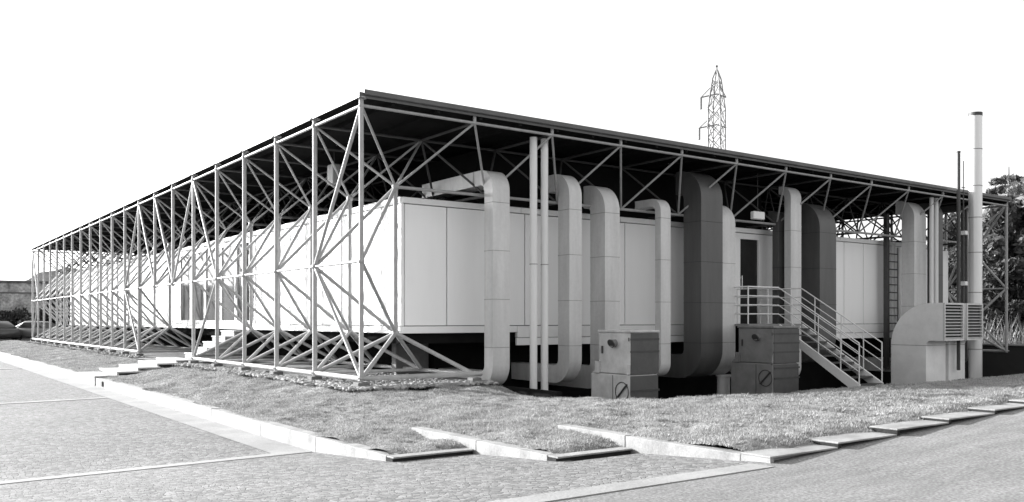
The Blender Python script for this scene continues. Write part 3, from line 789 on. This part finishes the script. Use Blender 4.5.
for off in (-.22, -.44, -.66): MB().path([(10.32, 1.42, 1.885 + off), (10.32, .1, 1.885 + off), (SX0, .1, 1.885 + off)], .015, 8).build('rail', M['pipe'], st)
MB().tube((10.32, .1, zt - .03), (10.32, .1, 1.885), .018, 8).build('baluster', M['pipe'], st)
tag(MB().bbox(11.3, 12.6, -2.65, -2.07, -1.15, -.45, .01).build('stair_foot', M['conc_old']), 'low concrete footing under the steel stair', 'footing')

# entrance stair on the lit side
es = empty('entrance_stair', (.9, 11.9, 0), 'short white stone stair climbing to the glazed entrance behind the frame', 'stair')
for k in range(5):
    x = .28 + .255 * k
    MB().bbox(x - .02, BX0 - .04, 10.55 + .02 * k, 11.85, .12 + .155 * k, .155 + .155 * k, .005).build('tread', M['step'], es)
    MB().box(x, BX0 - .045, 10.60 + .02 * k, 11.82, .155 * k + .001, .1195 + .155 * k).build('riser', M['conc'], es)

# retaining walls
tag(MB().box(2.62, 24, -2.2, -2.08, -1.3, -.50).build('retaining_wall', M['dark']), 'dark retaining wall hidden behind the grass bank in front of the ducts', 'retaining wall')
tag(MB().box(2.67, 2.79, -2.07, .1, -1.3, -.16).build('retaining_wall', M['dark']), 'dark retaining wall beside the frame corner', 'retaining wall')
t = empty('retaining_wall', (24.1, 5, -1.15), 'low wall with pale coping at the right end of the sunken court', 'retaining wall')
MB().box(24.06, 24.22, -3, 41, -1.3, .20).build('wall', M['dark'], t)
MB().bbox(24.0, 24.4, -3, 41, .205, .27, .01).build('coping', M['conc_white'], t)

# ------------------------------------------------------------------ vegetation
def leaves(centers, radii, n, size, squash=1.0, thin=1.0):
    C_ = np.asarray(centers, float); R_ = np.asarray(radii, float)
    pr = R_ ** 2; pr /= pr.sum()
    idx = rng.choice(len(C_), n, p=pr)
    d = rng.normal(0, 1, (n, 3)); d /= np.linalg.norm(d, axis=1, keepdims=True)
    rad = R_[idx] * rng.uniform(.45, 1.05, n)
    P_ = C_[idx] + d * rad[:, None] * np.array([1, 1, squash])
    u = rng.normal(0, 1, (n, 3)); u /= np.linalg.norm(u, axis=1, keepdims=True)
    w = np.cross(u, rng.normal(0, 1, (n, 3))); w /= np.linalg.norm(w, axis=1, keepdims=True)
    s = size * rng.uniform(.5, 1.4, n)[:, None]
    V = np.stack([P_ - u * s, P_ + w * s * .45 * thin, P_ + u * s, P_ - w * s * .45 * thin], 1)
    return V.reshape(-1, 3), np.arange(4 * n).reshape(n, 4)
def broadleaf(name, x, y, h, r, label, m='leaf', z0=.18, nclump=90, n=48000, size=.19, low=.12, cat='tree', grp=None):
    t = empty(name, (x, y, z0), label, cat, grp)
    cs, rr = [], []
    tr = MB(); tr.tube((x, y, z0 - .2), (x, y, z0 + h * .5), r * .07, 8, r * .045)
    for k in range(nclump):
        u = random.random(); zz = low + (1 - low) * u
        prof = math.sin(math.pi * min(1, (u * .85 + .15))) ** .6
        a = random.uniform(0, 6.283); q = r * prof * math.sqrt(random.random())
        c = (x + q * math.cos(a), y + q * math.sin(a), z0 + h * zz - r * .12)
        cs.append(c); rr.append(r * random.uniform(.16, .34))
        if k % 4 == 0: tr.tube((x, y, z0 + h * max(.15, zz * .55)), c, r * .025, 6, r * .008)
    tr.build('trunk', M['bark'], t)
    V, F = leaves(cs, rr, n, size); raw('crown', V, F, M[m], parent=t)
    return t
def conifer(name, x, y, h, r, label, m='leaf_pale', z0=.18, n=42000):
    t = empty(name, (x, y, z0), label, 'tree')
    tr = MB(); tr.tube((x, y, z0 - .2), (x, y, z0 + h * .95), r * .08, 8, .02)
    cs, rr = [], []
    z = .12
    while z < .95:
        R = r * (1 - z) ** .75 + .12
        for k in range(7):
            a = random.uniform(0, 6.283); ln = R * random.uniform(.6, 1.15)
            tip = (x + ln * math.cos(a), y + ln * math.sin(a), z0 + h * z - ln * .18)
            tr.tube((x, y, z0 + h * z + .1), tip, .035, 5, .01)
            for q in (.35, .55, .75, .95, 1.1):
                cs.append((x + ln * q * math.cos(a), y + ln * q * math.sin(a), z0 + h * z - ln * q * .18 + random.uniform(-.1, .1)))
                rr.append((.07 + .36 * R / r) * (1.15 - q * .5))
        z += random.uniform(.05, .085)
    tr.build('trunk', M['bark'], t)
    V, F = leaves(cs, rr, n, .17, .55); raw('crown', V, F, M[m], parent=t)
    return t
CAM = np.array([-6.784, -13.911]); YAW = math.radians(54.31)
conifer('conifer_tree', 41.9, 8.7, 9.5, 2.8, 'tall layered conifer showing behind the right end of the roof')
broadleaf('leafy_tree', 37.6, 5.2, 7.8, 2.8, 'leafy tree with a mottled crown at the right picture edge', 'leaf_pale')
broadleaf('leafy_tree', 43.0, 11.8, 6.6, 2.4, 'round tree behind the chimney, lower than the conifer', 'leaf')
broadleaf('leafy_tree', 45.0, 17.0, 5.6, 2.4, 'low tree seen under the roof left of the chimney', 'leaf')
broadleaf('leafy_tree', 40.0, 1.0, 7.8, 3.0, 'dense tree outside the right edge of the picture', 'leaf')
for k, (x, y, h, r) in enumerate([(33.5, 9.8, 3.6, 1.6), (33.0, 7.0, 3.4, 1.7), (33.5, 4.4, 3.5, 1.7), (34.0, 1.8, 3.2, 1.6)]):
    broadleaf('shrub', x, y, h, r, ['dark shrub furthest left behind the right frame end', 'dark shrub right behind the last frame post', 'dark shrub under the mottled tree at the right edge', 'dark shrub beyond the right picture edge'][k],
              'leaf_dark', n=7000, nclump=30, size=.13, low=.02, cat='shrub', grp='dark shrubs behind the right frame end')
def reeds():
    n = 900
    x = rng.uniform(25.0, 31.0, n); y = rng.uniform(-4.5, 6.5, n); h = rng.uniform(.5, 1.25, n)
    a = rng.uniform(0, 6.283, n); l = h * rng.uniform(.1, .5, n); w = .02
    z = np.full(n, .17)
    b = rng.uniform(0, 6.283, n)
    V = np.stack([np.stack([x - w * np.cos(b), y - w * np.sin(b), z], 1), np.stack([x + w * np.cos(b), y + w * np.sin(b), z], 1),
                  np.stack([x + l * np.cos(a), y + l * np.sin(a), z + h], 1)], 1).reshape(-1, 3)
    o = raw('tall_grass', V, np.arange(3 * n).reshape(n, 3), M['reed'])
    tag(o, 'pale dry tall grass behind the right end of the frame', 'tall grass', kind='stuff')
reeds()

# ------------------------------------------------------------------ left background
b = empty('far_building', (1, 82, -.5), 'low flat roofed rough block building behind the parked cars', 'building')
MB().box(-30, 6.2, 80, 92, -.6, 4.55).build('wall', M['blockwall'], b)
MB().bbox(-30.1, 6.35, 79.85, 92.1, 4.55, 4.75, .02).build('coping', M['conc_old'], b)
for z in (1.6, 3.55): MB().box(-29, 6.25, 79.95, 79.997, z, z + .12).build('string_course', M['conc_old'], b)
for x0, x1 in ((-1.0, 2.3), (-9, -5), (-17, -13)):
    w = MB().box(x0, x1, 79.93, 79.998, 2.1, 3.45).build('window', M['glass_dark'], b)
    MB().box((x0 + x1) / 2 - .03, (x0 + x1) / 2 + .03, 79.90, 79.929, 2.1, 3.45).build('mullion', M['darkmetal'], w)
def hedge():
    cs, rr = [], []
    for k in range(230):
        cs.append((random.uniform(-9, 16), 74 + random.uniform(-.5, .5), random.uniform(-.2, 1.75))); rr.append(random.uniform(.35, .6))
    V, F = leaves(cs, rr, 34000, .16)
    o = raw('hedge', V, F, M['leaf_dark']); tag(o, 'long dark clipped hedge behind the two parked cars', 'hedge')
hedge()
xs = np.linspace(-60, 160, 90); ys = np.linspace(120, 240, 30); X, Y = np.meshgrid(xs, ys)
Z = -1 + 12.5 * np.exp(-((X - 25) / 17) ** 2 - ((Y - 187) / 40) ** 2) + rng.normal(0, .35, X.shape) * np.exp(-((X - 25) / 20) ** 2 - ((Y - 187) / 45) ** 2)
J, I = np.meshgrid(np.arange(29), np.arange(89), indexing='ij'); a = (J * 90 + I).ravel()
raw('hill', np.stack([X, Y, Z], -1).reshape(-1, 3), np.stack([a, a + 1, a + 91, a + 90], 1), M['hill'], 'structure', True)
for k, (x, y, h, r, m, lab) in enumerate([(7.8, 84, 4.6, 1.9, 'leaf', 'tree at the right end of the low block building'), (12, 90, 5.5, 3.0, 'leaf', 'wide tree seen through the far end of the frame'),
                                  (17.5, 92, 5.2, 2.6, 'leaf_pale', 'paler tree seen through the frame, right of the wide tree'), (23, 95, 5.0, 2.8, 'leaf', 'rightmost far tree seen through the frame')]):
    broadleaf('leafy_tree', x, y, h, r, lab, m, -.5, n=7000, size=.22, low=.05)

def car(x, y, rot, m, label):
    t = empty('parked_car', (x, y, -.5), label, 'car', 'cars parked by the hedge')
    t.rotation_euler = (0, 0, rot); t.scale = (1.25, 1.25, 1.22)
    def B(mb, name, mm, par=None):
        me = mb.build(name, mm); me.parent = par or t; return me
    Lh, Wh = 1.85, .74
    def loft(secs, name, mm):
        mb = MB(); n = len(secs[0]); vs = [p for s in secs for p in s]; fs = []
        for k in range(len(secs) - 1):
            for j in range(n): fs.append((k * n + j, k * n + (j + 1) % n, (k + 1) * n + (j + 1) % n, (k + 1) * n + j))
        fs += [tuple(range(n))[::-1], tuple(range((len(secs) - 1) * n, len(secs) * n))]
        mb.add(vs, fs, True); return B(mb, name, mm)
    def ring(yy, w, z0, z1, c=.12):
        return [(-w + c, yy, z0), (w - c, yy, z0), (w, yy, z0 + c), (w, yy, z1 - c), (w - c, yy, z1), (-w + c, yy, z1), (-w, yy, z1 - c), (-w, yy, z0 + c)]
    loft([ring(-Lh, .60, .24, .52), ring(-Lh + .12, .70, .18, .62), ring(-1.1, Wh, .17, .72), ring(-.5, Wh, .17, .78), ring(1.2, Wh, .17, .80), ring(Lh - .1, .71, .2, .74), ring(Lh, .62, .26, .62)], 'body', M[m])
    loft([ring(-.75, .60, .74, .80, .02), ring(-.25, .56, .74, 1.17, .08), ring(.8, .56, .74, 1.22, .08), ring(1.5, .58, .74, .86, .03)], 'cabin', M[m])
    B(MB().add([(-.52, -.74, .82), (.52, -.74, .82), (.47, -.32, 1.14), (-.47, -.32, 1.14)], [(0, 1, 2, 3)]), 'windscreen', M['glass_dark'])
    for s in (-1, 1):
        B(MB().add([(s * .605, -.5, .84), (s * .605, 1.1, .86), (s * .575, .8, 1.12), (s * .575, -.2, 1.1)], [(0, 1, 2, 3)]), 'side_window', M['glass_dark'])
        B(MB().bbox(s * .5 - .13, s * .5 + .13, -Lh + .02, -Lh + .12, .46, .57, .02), 'headlight', M['lamp'])
        for yy in (-1.15, 1.15):
            w = B(MB().tube((s * .60, yy, .29), (s * .76, yy, .29), .29, 20), 'wheel', M['black'])
            B(MB().tube((s * .755, yy, .29), (s * .775, yy, .29), .17, 14), 'rim', M['trim'], w)
    B(MB().bbox(-.4, .4, -Lh - .02, -Lh + .06, .28, .42, .01), 'grille', M['black'])
    return t
car(3.35, 61.6, math.radians(40), 'car_light', 'grey parked car half hidden behind the last frame posts')
car(.2, 63.0, math.radians(205), 'car_dark', 'dark parked car at the left picture edge')

# lattice pylon far behind the roof
def pylon():
    px, py = 109.0, 87.6; t = empty('pylon', (px, py, 0), 'grey lattice power pylon rising far behind the roof', 'pylon')
    def lev(z):   # half width
        return 3.2 - 2.1 * min(1, z / 26) if z < 26 else 1.1 - .75 * max(0, (z - 37) / 7)
    levels = [0, 6, 11, 15, 19, 22, 24.5, 27, 29.5, 32, 34.5, 37, 39.5, 42, 43.6]
    rot = math.radians(20); c, s = math.cos(rot), math.sin(rot)
    def pt(a, b, z):
        w = lev(z) if z < 43.5 else .08
        return (px + w * (a * c - b * s), py + w * (a * s + b * c), z)
    cor = [(-1, -1), (1, -1), (1, 1), (-1, 1)]
    for k in range(4):
        mb = MB()
        for z0, z1 in zip(levels[:-1], levels[1:]): mb.tube(pt(*cor[k], z0), pt(*cor[k], z1), .13, 5)
        mb.build('leg', M['pylon'], t)
    mb = MB()
    for z0, z1 in zip(levels[:-1], levels[1:]):
        for k in range(4):
            a, b = cor[k], cor[(k + 1) % 4]
            mb.tube(pt(*a, z0), pt(*b, z1), .07, 4); mb.tube(pt(*b, z0), pt(*a, z1), .07, 4)
    mb.build('lattice', M['pylon'], t)
    # cross arms along the picture plane
    r = (math.sin(YAW), -math.cos(YAW))
    for z, l in ((39.5, 2.7), (34.3, 3.0)):
        for sgn in (-1, 1):
            ll = l if sgn < 0 else 1.6
            tip = (px + r[0] * ll * sgn, py + r[1] * ll * sgn, z - .6)
            mb = MB(); mb.tube((px, py, z), tip, .13, 5); mb.tube((px, py, z + 2.2), tip, .09, 5)
            mb.build('cross_arm', M['pylon'], t)
            if sgn < 0: MB().tube(tip, (tip[0], tip[1], tip[2] - 2.0), .22, 8).build('insulator', M['pylon'], t)
    MB().tube((px, py, 43), (px, py, 44.2), .12, 5).ball((px, py, 44.2), .22, 6).build('tip', M['darkmetal'], t)
pylon()

# ------------------------------------------------------------------ light, sky, camera
EL = math.radians(17.0); sd = Vector((-.45, .893, 0)).normalized() * math.cos(EL) + Vector((0, 0, math.sin(EL)))
sun = bpy.data.lights.new('sun', 'SUN'); sun.energy = 4.0; sun.angle = math.radians(.6); sun.color = (1, 1, 1)
so = bpy.data.objects.new('sun', sun); COL.objects.link(so); so.rotation_euler = (-sd).to_track_quat('-Z', 'Y').to_euler(); so.location = (0, 0, 60)
w = bpy.data.worlds.new('World'); SC.world = w; w.use_nodes = True
nt = w.node_tree; bg = nt.nodes['Background']
sky = nt.nodes.new('ShaderNodeTexSky'); sky.sky_type = 'NISHITA'; sky.sun_disc = False
sky.sun_elevation = EL; sky.sun_rotation = math.atan2(sd.x, sd.y)
sky.air_density = 1.0; sky.dust_density = 3.0; sky.ozone_density = 1.0
bwn = nt.nodes.new('ShaderNodeRGBToBW'); nt.links.new(sky.outputs[0], bwn.inputs[0]); mx = nt.nodes.new('ShaderNodeMath'); mx.operation = 'MULTIPLY_ADD'; nt.links.new(bwn.outputs[0], mx.inputs[0]); mx.inputs[1].default_value = .72; mx.inputs[2].default_value = 1.12
nt.links.new(mx.outputs[0], bg.inputs['Color'])
bg.inputs['Strength'].default_value = .12
cd = bpy.data.cameras.new('camera'); co = bpy.data.objects.new('camera', cd); COL.objects.link(co)
co.location = (-6.784, -13.911, 1.08); co.rotation_euler = (math.pi / 2, 0, YAW - math.pi / 2)
cd.sensor_width = 36; cd.lens = 36 * 882 / 1024; cd.shift_y = (319.85 - 251) / 1024
cd.clip_start = .1; cd.clip_end = 3000
SC.camera = co
SC.view_settings.view_transform = 'Standard'; SC.view_settings.look = 'None'
SC.view_settings.exposure = 1.73; SC.view_settings.gamma = 1
